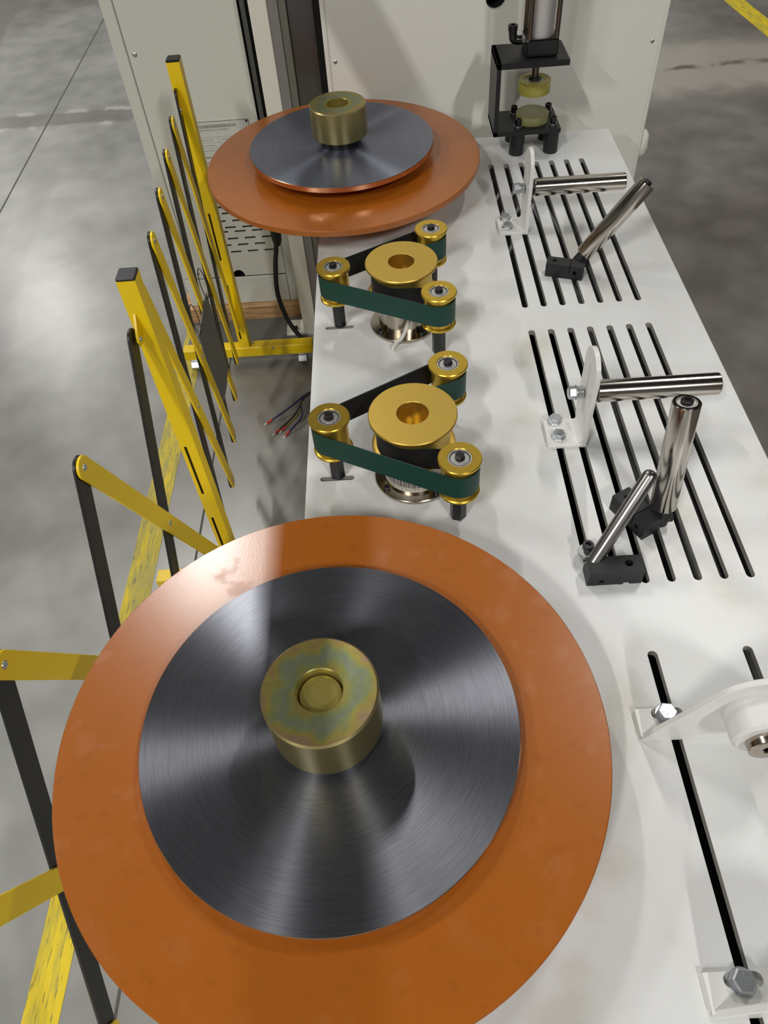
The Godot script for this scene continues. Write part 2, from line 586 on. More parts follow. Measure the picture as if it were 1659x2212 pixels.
func _ready() -> void:
	# ---------------------------------------------------------------- camera
	var cam := Camera3D.new()
	cam.name = "camera"
	cam.transform = Transform3D(Basis(Vector3(0.99795061, -0.05754667, 0.0279814), Vector3(0.05792086, 0.62650477, -0.77726247), Vector3(0.02719839, 0.77729027, 0.62855397)), Vector3(0, 1.75, 0))
	cam.fov = 69.2465
	cam.near = 0.02
	cam.far = 100.0
	add_child(cam)
	cam.current = true
	# ---------------------------------------------------------------- air and exposure
	var env := Environment.new()
	env.background_mode = Environment.BG_COLOR
	env.background_color = Color(0, 0, 0)
	env.tonemap_mode = Environment.TONE_MAPPER_LINEAR
	env.tonemap_exposure = 0.99
	env.sdfgi_enabled = true
	env.ssao_enabled = true
	env.ssil_enabled = true
	var we := WorldEnvironment.new()
	we.name = "world_environment"
	we.environment = env
	add_child(we)
	materials()
	# ---------------------------------------------------------------- lamps of the hall, in rows under the roof
	for at in [[-2.2, -5.1, 15.0], [-2.9, 4.1, 27.0], [-2.2, -14.3, 16.0], [2.9, -3.8, 11.5], [2.9, 5.4, 34.0], [2.9, -13.0, 16.0], [-6.4, -2.6, 16.0], [-6.4, 6.6, 30.0], [-6.4, -11.8, 22.0]]:
		high_bay(Vector3(at[0], 6.5, at[1]), at[2])
	build_hall()
	build_cabinets()
	build_table()
	build_reels()
	build_belts()
	build_guides()
	build_press()
	build_barrier()
	build_floor_things()


func high_bay(at: Vector3, energy: float) -> void:
	var t := thing("ceiling_light", "long white high-bay lamp hanging from the hall roof", "lamp", at, 0.0, "lamps under the hall roof")
	part("housing", MB.new().box(Vector3(0, 0.07, 0), Vector3(0.2, 0.1, 1.56), 0.01), M.lamp_body, t)
	part("diffuser", MB.new().box(Vector3(0, 0.015, 0), Vector3(0.14, 0.01, 1.5), 0.002), M.lamp, t)
	for s in [-0.5, 0.5]:
		part("suspension_rod", MB.new().cyl(0.006, 0.12, 0.6, 8, Transform3D(Basis(), Vector3(0, 0, s))), M.lamp_body, t)
	var l := AreaLight3D.new()
	l.name = "light"
	l.area_size = Vector2(0.14, 1.5)
	l.area_normalize_energy = true
	l.light_energy = energy
	l.light_color = Color(1.0, 0.992, 0.972)
	l.shadow_enabled = true
	l.area_range = 60.0
	l.area_attenuation = 2.0
	t.add_child(l)
	l.position = Vector3(0, 0.0, 0)
	l.rotation.x = -PI / 2


func build_hall() -> void:
	var fl := MB.new()
	fl.quad(Vector3(-6, 0, -10.5), Vector3(6, 0, -10.5), Vector3(6, 0, 1.5), Vector3(-6, 0, 1.5), Vector3.UP)
	for q in [[-14, -6, -22, 12], [6, 14, -22, 12], [-6, 6, -22, -10.5], [-6, 6, 1.5, 12]]:     # the same slab goes on all round
		fl.quad(Vector3(q[0], 0, q[2]), Vector3(q[1], 0, q[2]), Vector3(q[1], 0, q[3]), Vector3(q[0], 0, q[3]), Vector3.UP, Vector2(q[0] / 12.0 + 0.5, (q[2] + 10.5) / 12.0), Vector2(q[1] / 12.0 + 0.5, (q[2] + 10.5) / 12.0), Vector2(q[1] / 12.0 + 0.5, (q[3] + 10.5) / 12.0), Vector2(q[0] / 12.0 + 0.5, (q[3] + 10.5) / 12.0))
	fl.box(Vector3(0, -0.11, -5), Vector3(28, 0.2, 34))
	var f := struct("floor", fl, M.concrete, "worn grey concrete hall floor with patched joints", "floor")
	part("saw_cut", MB.new().box(Vector3(0, 0, 0), Vector3(0.007, 0.0012, 8.0), 0, Transform3D(Basis(Vector3.UP, 0.018), Vector3(-1.865, 0.0006, -4.6))), M.joint, f)
	part("saw_cut", MB.new().box(Vector3(0, 0, 0), Vector3(0.006, 0.0012, 3.6), 0, Transform3D(Basis(Vector3.UP, -0.012), Vector3(-0.625, 0.0006, -0.9))), M.joint, f)
	struct("ceiling", MB.new().box(Vector3(0, 7.2, -5), Vector3(28, 0.2, 34)), M.roof, "grey hall roof deck", "ceiling")
	struct("wall_back", MB.new().box(Vector3(0, 3.55, -22.1), Vector3(28, 7.3, 0.2)), M.wall, "pale hall wall far behind the machine", "wall")
	struct("wall_front", MB.new().box(Vector3(0, 3.55, 12.1), Vector3(28, 7.3, 0.2)), M.wall, "pale hall wall behind the camera", "wall")
	struct("wall_left", MB.new().box(Vector3(-14.1, 3.55, -5), Vector3(0.2, 7.3, 34.4)), M.wall, "pale hall wall on the barrier side", "wall")
	struct("wall_right", MB.new().box(Vector3(14.1, 3.55, -5), Vector3(0.2, 7.3, 34.4)), M.wall, "pale hall wall beyond the table", "wall")
	# painted lines on the floor
	var m1 := mat(Color(1, 1, 1), 0.55)
	m1.albedo_texture = line_image(96, 1024, 3, 0.62)
	var a := Vector3(-0.757, 0, -2.6); var b := Vector3(-0.79, 0, 0.3)
	tag(painted_line(a, b, 0.076, m1), "worn yellow painted line running under the folding barrier", "floor line")
	var m2 := mat(Color(1, 1, 1), 0.55)
	m2.albedo_texture = line_image(96, 1024, 7, 0.15)
	tag(painted_line(Vector3(2.12, 0, -7.2), Vector3(2.47, 0, -3.2), 0.118, m2), "yellow painted line on the brownish floor past the tall cabinet", "floor line")

func painted_line(a: Vector3, b: Vector3, w: float, m: Material) -> GeometryInstance3D:
	var s := Vector3.UP.cross(b - a).normalized() * w / 2.0
	var u := Vector3.UP * 0.0012
	var mb := MB.new()
	mb.quad(a - s + u, a + s + u, b + s + u, b - s + u, Vector3.UP)
	for k in [-1.0, 1.0]:
		mb.quad(a + s * k, b + s * k, b + s * k + u, a + s * k + u, s * k)
	return part("floor_line", mb, m, self)


func screw(parent: Node, at: Vector3, r := 0.006) -> void:
	part("screw", MB.new().lathe([Vector2(r, 0), Vector2(r * 0.95, r * 0.3), Vector2(r * 0.6, r * 0.55), Vector2(r * 0.3, r * 0.6), Vector2(r * 0.28, r * 0.3), Vector2(0, r * 0.3)], 16, Transform3D(Basis(Vector3.RIGHT, PI / 2), at)), M.zinc_bolt, parent)


func build_cabinets() -> void:
	# tall housing behind the table
	var h := thing("machine_housing", "large cream sheet-metal machine housing behind the end of the white table", "machine", Vector3(0.312, 0, -2.215))
	var panel := carve([cbox(Vector3(0.0018, 1.1, -0.006), Vector3(0.8845, 2.2, 0.012))], [ccyl(Vector3(0.0, 1.081, 0), 0.0265, 0.1, Vector3.BACK, 40)])
	part("front_panel", panel, M.cab, h)
	part("side_flange", MB.new().box(Vector3(-0.4482, 1.1, -0.008), Vector3(0.0127, 2.2, 0.016), 0.003), M.cab, h)
	part("side_flange", MB.new().box(Vector3(0.4500, 1.1, -0.010), Vector3(0.0105, 2.2, 0.020), 0.003), M.cab, h)
	part("body", MB.new().box(Vector3(0.0, 1.1, -0.66), Vector3(0.908, 2.2, 1.2), 0.003), M.cab, h)
	part("hole_lining", MB.new().lathe([Vector2(0.0265, -0.05), Vector2(0.0265, -0.012), Vector2(0.025, -0.012), Vector2(0.025, -0.05), Vector2(0, -0.05)], 32, Transform3D(Basis(Vector3.RIGHT, PI / 2), Vector3(0, 1.081, 0))), M.gap, h)
	for p in [Vector3(-0.428, 0.960, 0), Vector3(0.426, 0.953, 0)]:
		screw(h, p, 0.0052)
	part("corner_bumper", MB.new().lathe([Vector2(0.012, 0), Vector2(0.02, 0.004), Vector2(0.024, 0.02), Vector2(0.02, 0.06), Vector2(0.012, 0.07), Vector2(0, 0.07)], 20, Transform3D(Basis(), Vector3(0.461, 0.634, -0.03))), M.cream, h)
	# electrical cabinet on the left
	var c := thing("electrical_cabinet", "pale grey electrical cabinet with vent slots and nameplate behind the folding barrier", "cabinet", Vector3(-0.58, 0.062, -2.44))
	var cuts := [ccyl(Vector3(0.017, 0.123, 0), 0.0215, 0.2, Vector3.BACK, 32)]
	var rows := [0.219, 0.246, 0.271, 0.298, 0.314, 0.339, 0.367, 0.39, 0.416]
	var vents := []
	for i in rows.size():
		for k in 5:
			var x: float = -0.020 + 0.0615 * k + (0.0 if i % 2 == 0 else -0.0305) - 0.02
			if x > 0.155 or x < -0.06:
				continue
			vents.append(Vector3(x + 0.005, rows[i], 0))
			cuts.append(cbox(Vector3(x + 0.005, rows[i], 0), Vector3(0.038, 0.0085, 0.05)))
	part("door", carve([cbox(Vector3(0.019, 1.07, -0.003), Vector3(0.344, 1.9, 0.006))], cuts), M.cab2, c)
	for p in vents:
		part("vent_louver", MB.new().box(Vector3.ZERO, Vector3(0.037, 0.0008, 0.006), 0, Transform3D(Basis(Vector3.RIGHT, 0.6), p + Vector3(0, 0.001, -0.009))), M.cab2, c)
	part("bottom_rail", MB.new().box(Vector3(0.0, 0.057, -0.004), Vector3(0.382, 0.112, 0.01), 0.002), M.cab2, c)
	part("body", MB.new().box(Vector3(0.0, 1.0, -0.45), Vector3(0.382, 2.0, 0.8), 0.004), M.cab2, c)
	part("side_filler", MB.new().box(Vector3(0.2205, 0.24, -0.012), Vector3(0.058, 0.48, 0.02), 0.002), M.cab2, c)
	part("body_rim", MB.new().box(Vector3(-0.1745, 1.07, -0.025), Vector3(0.037, 1.9, 0.05), 0.003), M.cab2, c)
	part("dark_inside", MB.new().box(Vector3(0.019, 1.0, -0.043), Vector3(0.344, 1.8, 0.006)), M.gap, c)  # black sheet standing in for the shaded interior behind the vents
	part("hole_lining", MB.new().lathe([Vector2(0.0, -0.036), Vector2(0.0215, -0.036), Vector2(0.0215, -0.008)], 28, Transform3D(Basis(Vector3.RIGHT, PI / 2), Vector3(0.017, 0.123, 0))), M.black_gloss, c)
	screw(c, Vector3(-0.134, 0.877, 0), 0.007)
	screw(c, Vector3(-0.134, 0.14, 0), 0.006)
	var np := part("nameplate", MB.new().box(Vector3(0.065, 0.61, 0.001), Vector3(0.196, 0.134, 0.002), 0.0005), M.cab2, c)
	var pm := mat(Color(1, 1, 1), 0.35)
	pm.albedo_texture = plate_image()
	var q := MB.new()
	q.quad(Vector3(-0.032, 0.676, 0.0023), Vector3(0.162, 0.676, 0.0023), Vector3(0.162, 0.544, 0.0023), Vector3(-0.032, 0.544, 0.0023), Vector3.BACK)
	part("plate_print", q, pm, np)
	for p in [Vector3(0.155, 0.67, 0.002), Vector3(-0.026, 0.668, 0.002)]:
		part("rivet", MB.new().cyl(0.004, 0, 0.002, 12, Transform3D(Basis(Vector3.RIGHT, PI / 2), p), 0.0008), M.black, np)
	# the column between the two
	var k := thing("machine_column", "cream post with grey channel and brushed steel slide between the two cabinets", "machine column", Vector3(-0.25, 0, -2.295))
	part("post", MB.new().box(Vector3(-0.062, 1.15, -0.04), Vector3(0.049, 2.3, 0.08), 0.002), M.cream, k)
	part("channel", MB.new().box(Vector3(-0.0235, 1.15, -0.04), Vector3(0.028, 2.3, 0.07), 0.001), M.grey, k)
	part("channel_lip", MB.new().box(Vector3(0.0015, 1.15, -0.045), Vector3(0.021, 2.3, 0.07), 0.001), M.lip, k)
	part("slide_plate", MB.new().box(Vector3(0.048, 1.25, -0.05), Vector3(0.072, 2.1, 0.06), 0.002), M.brushed, k)
	part("added_arm", MB.new().box(Vector3(-0.270, 1.95, 0.66), Vector3(0.095, 0.09, 1.46), 0.006), M.cream, k, "added unseen arm that casts a shadow band")  # out of view, added to cast the dark bands on disc and housing
	part("added_arm_bracket", MB.new().box(Vector3(-0.20, 1.95, -0.05), Vector3(0.30, 0.16, 0.1), 0.006), M.cream, k)  # carries the added arm, also out of view
	part("seal", MB.new().box(Vector3(0.0945, 1.15, -0.04), Vector3(0.024, 2.3, 0.06), 0.002), M.gap, k)
	part("dark_backing", MB.new().box(Vector3(-0.017, 1.15, -0.20), Vector3(0.215, 2.3, 0.02), 0.0), M.gap, k)  # black sheet standing in for the shaded void beside the post
	part("foot_plate", MB.new().box(Vector3(-0.105, 0.006, -0.045), Vector3(0.10, 0.012, 0.09), 0.003), M.cream, k)
	part("foot_bolt", MB.new().cyl(0.008, 0.012, 0.022, 6, Transform3D(Basis(), Vector3(-0.12, 0, -0.03)), 0, true), M.black, k)


func build_table() -> void:
	var t := thing("work_table", "white powder-coated machine table with rows of long adjustment slots", "table", Vector3(0, 0, 0))
	var cuts := []
	for i in 7:
		var x := 0.2825 + 0.0398 * i
		cuts.append_array(cslot(Vector3(x, T, -1.236), Vector3(x, T, -0.622), 0.0132, 0.1))
		cuts.append_array(cslot(Vector3(x, T, -1.942), Vector3(x, T, -1.326), 0.0132, 0.1))
	for x in [0.341, 0.475]:
		cuts.append_array(cslot(Vector3(x, T, -0.494), Vector3(x, T, 0.15), 0.0142, 0.1))
	for z in [-0.866, -1.2925]:
		cuts.append_array(cslot(Vector3(-0.139, T, z), Vector3(-0.089, T, z), 0.010, 0.1))
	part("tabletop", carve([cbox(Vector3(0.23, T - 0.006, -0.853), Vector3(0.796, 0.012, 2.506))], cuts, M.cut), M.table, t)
	for s in [-0.163, 0.623]:
		part("side_panel", MB.new().box(Vector3(s, 0.39, -0.853), Vector3(0.01, 0.756, 2.5)), M.table, t)
	for z in [-2.101, 0.395]:
		part("end_panel", MB.new().box(Vector3(0.23, 0.39, z), Vector3(0.776, 0.756, 0.01)), M.table, t)
	part("bottom_shelf", MB.new().box(Vector3(0.23, 0.1, -0.853), Vector3(0.776, 0.02, 2.48)), M.gap, t)  # black bottom closes the base so the slots look dark


# ------------------------------------------------------------------ reels: orange plate, clamped steel disc, zinc hub
func build_reels() -> void:
	reel(Vector3(-0.107, T, -0.371), 0.0, 0.018, "nearest the camera", "near")
	reel(Vector3(-0.102, T, -1.857), 0.0, 0.040, "beside the electrical cabinet", "far")

func reel(at: Vector3, _turn: float, lift: float, where: String, which: String) -> void:
	var top := 0.090
	var o := thing("orange_plate", ("large round orange support plate in the foreground, overhanging the table edge" if which == "near" else "large round orange support plate at the far end of the table by the cabinets"), "turntable plate", at)
	var R := 0.340
	var th := 0.0145
	part("plate", MB.new().lathe([Vector2(0.03, top - th), Vector2(R - 0.0015, top - th), Vector2(R, top - th + 0.0015), Vector2(R, top - 0.0015), Vector2(R - 0.0015, top), Vector2(0.03, top)], 160), M.orange, o)
	part("spindle", MB.new().cyl(0.0247, 0.0, top + lift + (0.0805 if which == "near" else 0.052), 48, Transform3D(), 0.0012), M.zinc_in, o)
	part("spindle_housing", MB.new().lathe([Vector2(0.10, 0), Vector2(0.10, 0.012), Vector2(0.06, 0.014), Vector2(0.055, 0.07), Vector2(0.08, top - th), Vector2(0.029, top - th)], 48), M.cab, o)
	part("spacer_ring", MB.new().lathe([Vector2(0.075, top), Vector2(0.075, top + lift - 0.0155 if which == "far" else top + lift - 0.008), Vector2(0.029, top + lift - 0.008 if which == "near" else top + lift - 0.0155)], 48), M.black, o)
	var Rd := 0.232 if which == "near" else 0.2265
	var d := thing("steel_disc", ("dark brushed steel clamping disc on the foreground orange plate" if which == "near" else "brushed steel clamping disc with reflections painted on face and rim on the far orange plate"), "metal disc", at + Vector3(0, top + lift - (0.008 if which == "near" else 0.0155), 0))
	var e := 0.008 if which == "near" else 0.0155
	part("face", MB.new().lathe([Vector2(Rd - 0.001, e), Vector2(Rd * 0.75, e), Vector2(Rd * 0.5, e), Vector2(0.0295, e)], 240), M.steel_disc if which == "near" else M.steel_disc_lit, d)
	part("rim", MB.new().lathe([Vector2(0.03, 0), Vector2(Rd - 0.006, 0), Vector2(Rd, 0.004), Vector2(Rd, e - 0.001), Vector2(Rd - 0.001, e)], 200), M.rim_reflex, d, "polished rim")
	# hub
	var y := top + lift
	var b := thing("clamping_hub", ("yellow-zinc clamping hub with rainbow sheen on the foreground steel disc" if which == "near" else "olive yellow-zinc clamping hub on the far steel disc"), "hub nut", at + Vector3(0, y, 0))
	var r := 0.0675
	var y0 := 0.012 if which == "near" else 0.020
	var y1 := 0.092 if which == "near" else 0.090
	part("neck", MB.new().lathe([Vector2(0.0295, 0), Vector2(0.050, 0), Vector2(0.050, y0), Vector2(0.0295, y0)], 48), M.black, b)
	part("body", MB.new().lathe([Vector2(0.03, y0), Vector2(r - 0.002, y0), Vector2(r, y0 + 0.002), Vector2(r, y1 - 0.0025), Vector2(r - 0.0025, y1)], 96, Transform3D(), -0.1), M.zinc, b)
	part("top_face", MB.new().lathe([Vector2(r - 0.0025, y1), Vector2(0.0275, y1), Vector2(0.0263, y1 - 0.0012)], 96, Transform3D(), r), M.zinc_top, b)
	part("bore", MB.new().lathe([Vector2(0.0263, y1 - 0.0012), Vector2(0.0263, y0)], 64), M.zinc_in, b)


# ------------------------------------------------------------------ belt drives
func idler(label: String, at: Vector3) -> Node3D:
	var o := thing("idler_pulley", label, "pulley", at, 0.0, "gold idler pulleys of the belt loops")
	part("post", MB.new().cyl(0.0135, 0.0, 0.07, 6, Transform3D(), 0.001, true, 0.3), M.black, o, "black hexagonal post")
	part("pulley", MB.new().lathe([Vector2(0.014, 0.066), Vector2(0.031, 0.066), Vector2(0.0332, 0.068), Vector2(0.0332, 0.071), Vector2(0.0305, 0.0735), Vector2(0.0285, 0.074), Vector2(0.0285, 0.133), Vector2(0.0300, 0.1335), Vector2(0.0335, 0.1355), Vector2(0.0340, 0.1365), Vector2(0.0340, 0.1395), Vector2(0.0328, 0.141), Vector2(0.0195, 0.141), Vector2(0.0190, 0.1405), Vector2(0.0190, 0.137)], 64), M.gold_shiny, o)
	var b := part("bearing", MB.new().lathe([Vector2(0.0190, 0.137), Vector2(0.0188, 0.1396), Vector2(0.0165, 0.1396), Vector2(0.0163, 0.1385), Vector2(0.0, 0.1385)], 40), M.bearing, o)
	part("shield", MB.new().lathe([Vector2(0.0164, 0.1385), Vector2(0.0162, 0.1390), Vector2(0.0150, 0.1392), Vector2(0.0145, 0.1387)], 40), M.bearing_dark, b)
	part("inner_race", MB.new().lathe([Vector2(0.0118, 0.1385), Vector2(0.0115, 0.1400), Vector2(0.0085, 0.1402), Vector2(0.0083, 0.1390)], 32), M.bearing, b)
	part("bolt", MB.new().cyl(0.0080, 0.1385, 0.1475, 6, Transform3D(), 0.001, true, 0.5), M.black, o)
	return o

func build_belts() -> void:
	var names := [["right front", Vector3(0.089, T, -0.768)], ["left", Vector3(-0.1125, T, -0.874)], ["right rear", Vector3(0.089, T, -0.988)]]
	var says := ["gold flanged idler pulley at the front right corner of the nearer belt loop", "gold flanged idler pulley at the left corner of the nearer belt loop", "gold flanged idler pulley at the rear right corner of the nearer belt loop"]
	var says2 := ["gold flanged idler pulley at the front right corner of the farther belt loop", "gold flanged idler pulley at the left corner of the farther belt loop", "gold flanged idler pulley at the farther loop's rear right, beside the far orange plate"]
	var src: Node3D
	var back := Vector3(0, 0, -0.4285)
	for i in 3:
		if i == 0:
			src = idler(says[0], names[0][1])
		else:
			dup(src, "idler_pulley", says[i], names[i][1])
	for i in 3:
		dup(src, "idler_pulley", says2[i], names[i][1] + back)
	# driven spools
	var sp := Vector3(0.0225, T, -0.8655)
	drive("gold motorised spool in the middle of the nearer belt loop, barcode label on its motor", sp, true)
	drive("gold motorised spool in the middle of the farther belt loop, white cable beside its motor", sp + back, false)
	for i in 2:
		var off: Vector3 = back * i
		var b := thing("flat_belt", ["green flat belt with black inside round the nearer gold pulleys", "green flat belt with black inside round the farther gold pulleys"][i], "belt", off)
		var c := []
		for q in [[names[1][1], 0.0297, 1.0], [names[0][1], 0.0297, 1.0], [sp, 0.0617, -1.0], [names[2][1], 0.0297, 1.0]]:
			c.append([Vector2(q[0].x, -q[0].z), q[1], q[2]])
		var loop := belt_loop(c)
		part("belt_core", strip(loop, 0.0, 0.0012, T + 0.082, T + 0.1265), M.belt, b, "black inner side")
		part("belt_facing", strip(loop, 0.0012, 0.0022, T + 0.082, T + 0.1265), M.green, b, "green outer side")

func belt_loop(c: Array) -> Array:        # points and outward directions along the loop; circles as [centre, radius, side]
	var m := c.size()
	var leave := []
	var arrive := []
	leave.resize(m); arrive.resize(m)
	for i in m:
		var j := (i + 1) % m
		var D: Vector2 = c[j][0] - c[i][0]
		var phi := D.angle() - acos((c[i][2] * c[i][1] - c[j][2] * c[j][1]) / D.length())
		var nn := Vector2.from_angle(phi)
		leave[i] = nn * c[i][2]
		arrive[j] = nn * c[j][2]
	var out := []
	for i in m:
		var a0: float = arrive[i].angle()
		var a1: float = leave[i].angle()
		var s: float = c[i][2]
		var sweep := fposmod((a1 - a0) * s, TAU) * s
		for k in 25:
			var a := a0 + sweep * k / 24.0
			var d := Vector2.from_angle(a)
			out.append([c[i][0] + d * c[i][1], d * s])
	return out

func strip(loop: Array, d0: float, d1: float, y0: float, y1: float) -> MB:
	var mb := MB.new()
	var m := loop.size()
	for i in m:
		var p: Array = loop[i]; var q: Array = loop[(i + 1) % m]
		var P := []
		for e in [p, q]:
			for d in [d0, d1]:
				var w: Vector2 = e[0] + e[1] * d
				P.append(Vector3(w.x, 0, -w.y))
		var np := Vector3(p[1].x, 0, -p[1].y); var nq := Vector3(q[1].x, 0, -q[1].y)
		var u0 := Vector3.UP * y0; var u1 := Vector3.UP * y1
		mb.tri(P[1] + u0, P[3] + u0, P[3] + u1, np, nq, nq); mb.tri(P[1] + u0, P[3] + u1, P[1] + u1, np, nq, np)
		mb.tri(P[0] + u0, P[2] + u0, P[2] + u1, -np, -nq, -nq); mb.tri(P[0] + u0, P[2] + u1, P[0] + u1, -np, -nq, -np)
		mb.quad(P[0] + u1, P[1] + u1, P[3] + u1, P[2] + u1, Vector3.UP)
		mb.quad(P[0] + u0, P[1] + u0, P[3] + u0, P[2] + u0, Vector3.DOWN)
	return mb

func drive(label: String, at: Vector3, near: bool) -> void:
	var o := thing("belt_drive", label, "motor", at, 0.0, "")
	part("base_flange", MB.new().lathe([Vector2(0, 0), Vector2(0.0688, 0), Vector2(0.0694, 0.001), Vector2(0.0694, 0.006), Vector2(0.0684, 0.007), Vector2(0.03, 0.007)], 72), M.steel, o)
	part("motor_body", MB.new().lathe([Vector2(0.052, 0.007), Vector2(0.052, 0.083), Vector2(0.02, 0.083)], 64), M.steel, o)
	part("spool", MB.new().lathe([Vector2(0.03, 0.078), Vector2(0.0685, 0.078), Vector2(0.0692, 0.079), Vector2(0.0692, 0.082), Vector2(0.066, 0.0835), Vector2(0.060, 0.084), Vector2(0.060, 0.138), Vector2(0.0700, 0.1405), Vector2(0.0717, 0.1425), Vector2(0.0717, 0.1455), Vector2(0.0705, 0.147), Vector2(0.0262, 0.147), Vector2(0.0255, 0.1463), Vector2(0.0255, 0.110), Vector2(0.0, 0.110)], 96), M.gold, o)
	for k in 4:
		var a := TAU * k / 4.0 + 0.95
		part("flange_bolt", MB.new().lathe([Vector2(0.0055, 0.007), Vector2(0.0055, 0.0125), Vector2(0.005, 0.013), Vector2(0.0028, 0.013), Vector2(0.0026, 0.010), Vector2(0, 0.010)], 20, Transform3D(Basis(), Vector3(cos(a), 0, sin(a)) * 0.0605)), M.black, o)
	if near:
		var lm := mat(Color(1, 1, 1), 0.4)
		lm.albedo_texture = barcode_image()
		var mb := MB.new()
		var r := 0.0524
		for k in 24:
			var a := deg_to_rad(168.0 - 102.0 * k / 24.0)
			var b := deg_to_rad(168.0 - 102.0 * (k + 1) / 24.0)
			var ca := Vector3(cos(a), 0, sin(a)); var cb := Vector3(cos(b), 0, sin(b))
			var u0 := k / 24.0; var u1 := (k + 1) / 24.0
			var lo := Vector3.UP * 0.012; var hi := Vector3.UP * 0.044
			mb.tri(ca * r + lo, cb * r + lo, cb * r + hi, ca, cb, cb, Vector2(u0, 1), Vector2(u1, 1), Vector2(u1, 0))
			mb.tri(ca * r + lo, cb * r + hi, ca * r + hi, ca, cb, ca, Vector2(u0, 1), Vector2(u1, 0), Vector2(u0, 0))
		part("barcode_label", mb, lm, o, "white label with a barcode")
	else:
		part("cable", MB.new().tube(curve([Vector3(0.012, 0.052, 0.044), Vector3(0.006, 0.040, 0.062), Vector3(-0.006, 0.018, 0.070), Vector3(-0.018, 0.010, 0.076), Vector3(-0.026, 0.003, 0.086), Vector3(-0.028, -0.006, 0.088)], 6), 0.0042, 12), M.white_wire, o, "white motor cable")

func curve(p: Array, sub := 6) -> Array:      # Catmull-Rom through the points
	var out := []
	for i in p.size() - 1:
		var a: Vector3 = p[maxi(i - 1, 0)]; var b: Vector3 = p[i]; var c: Vector3 = p[i + 1]; var d: Vector3 = p[mini(i + 2, p.size() - 1)]
		for k in sub:
			out.append(b.cubic_interpolate(c, a, d, float(k) / sub))
	out.append(p[-1])
	return out


# ------------------------------------------------------------------ guides on the right
func hex_bolt(parent: Node, at: Vector3, r: float, h: float, xf := Basis(), turn := 0.3) -> GeometryInstance3D:
	var b := part("bolt", MB.new().lathe([Vector2(r * 0.97, 0.0), Vector2(r, 0.0), Vector2(r, h * 0.85), Vector2(r * 0.86, h)], 6, Transform3D(xf, at), 0.0, true, turn).lathe([Vector2(r * 0.86, h), Vector2(0, h)], 6, Transform3D(xf, at), 0.0, true, turn), M.zinc_bolt, parent)
	part("washer", MB.new().cyl(r * 1.12, -0.0025, 0.0, 28, Transform3D(xf, at), 0.0006), M.zinc_bolt, b)
	return b

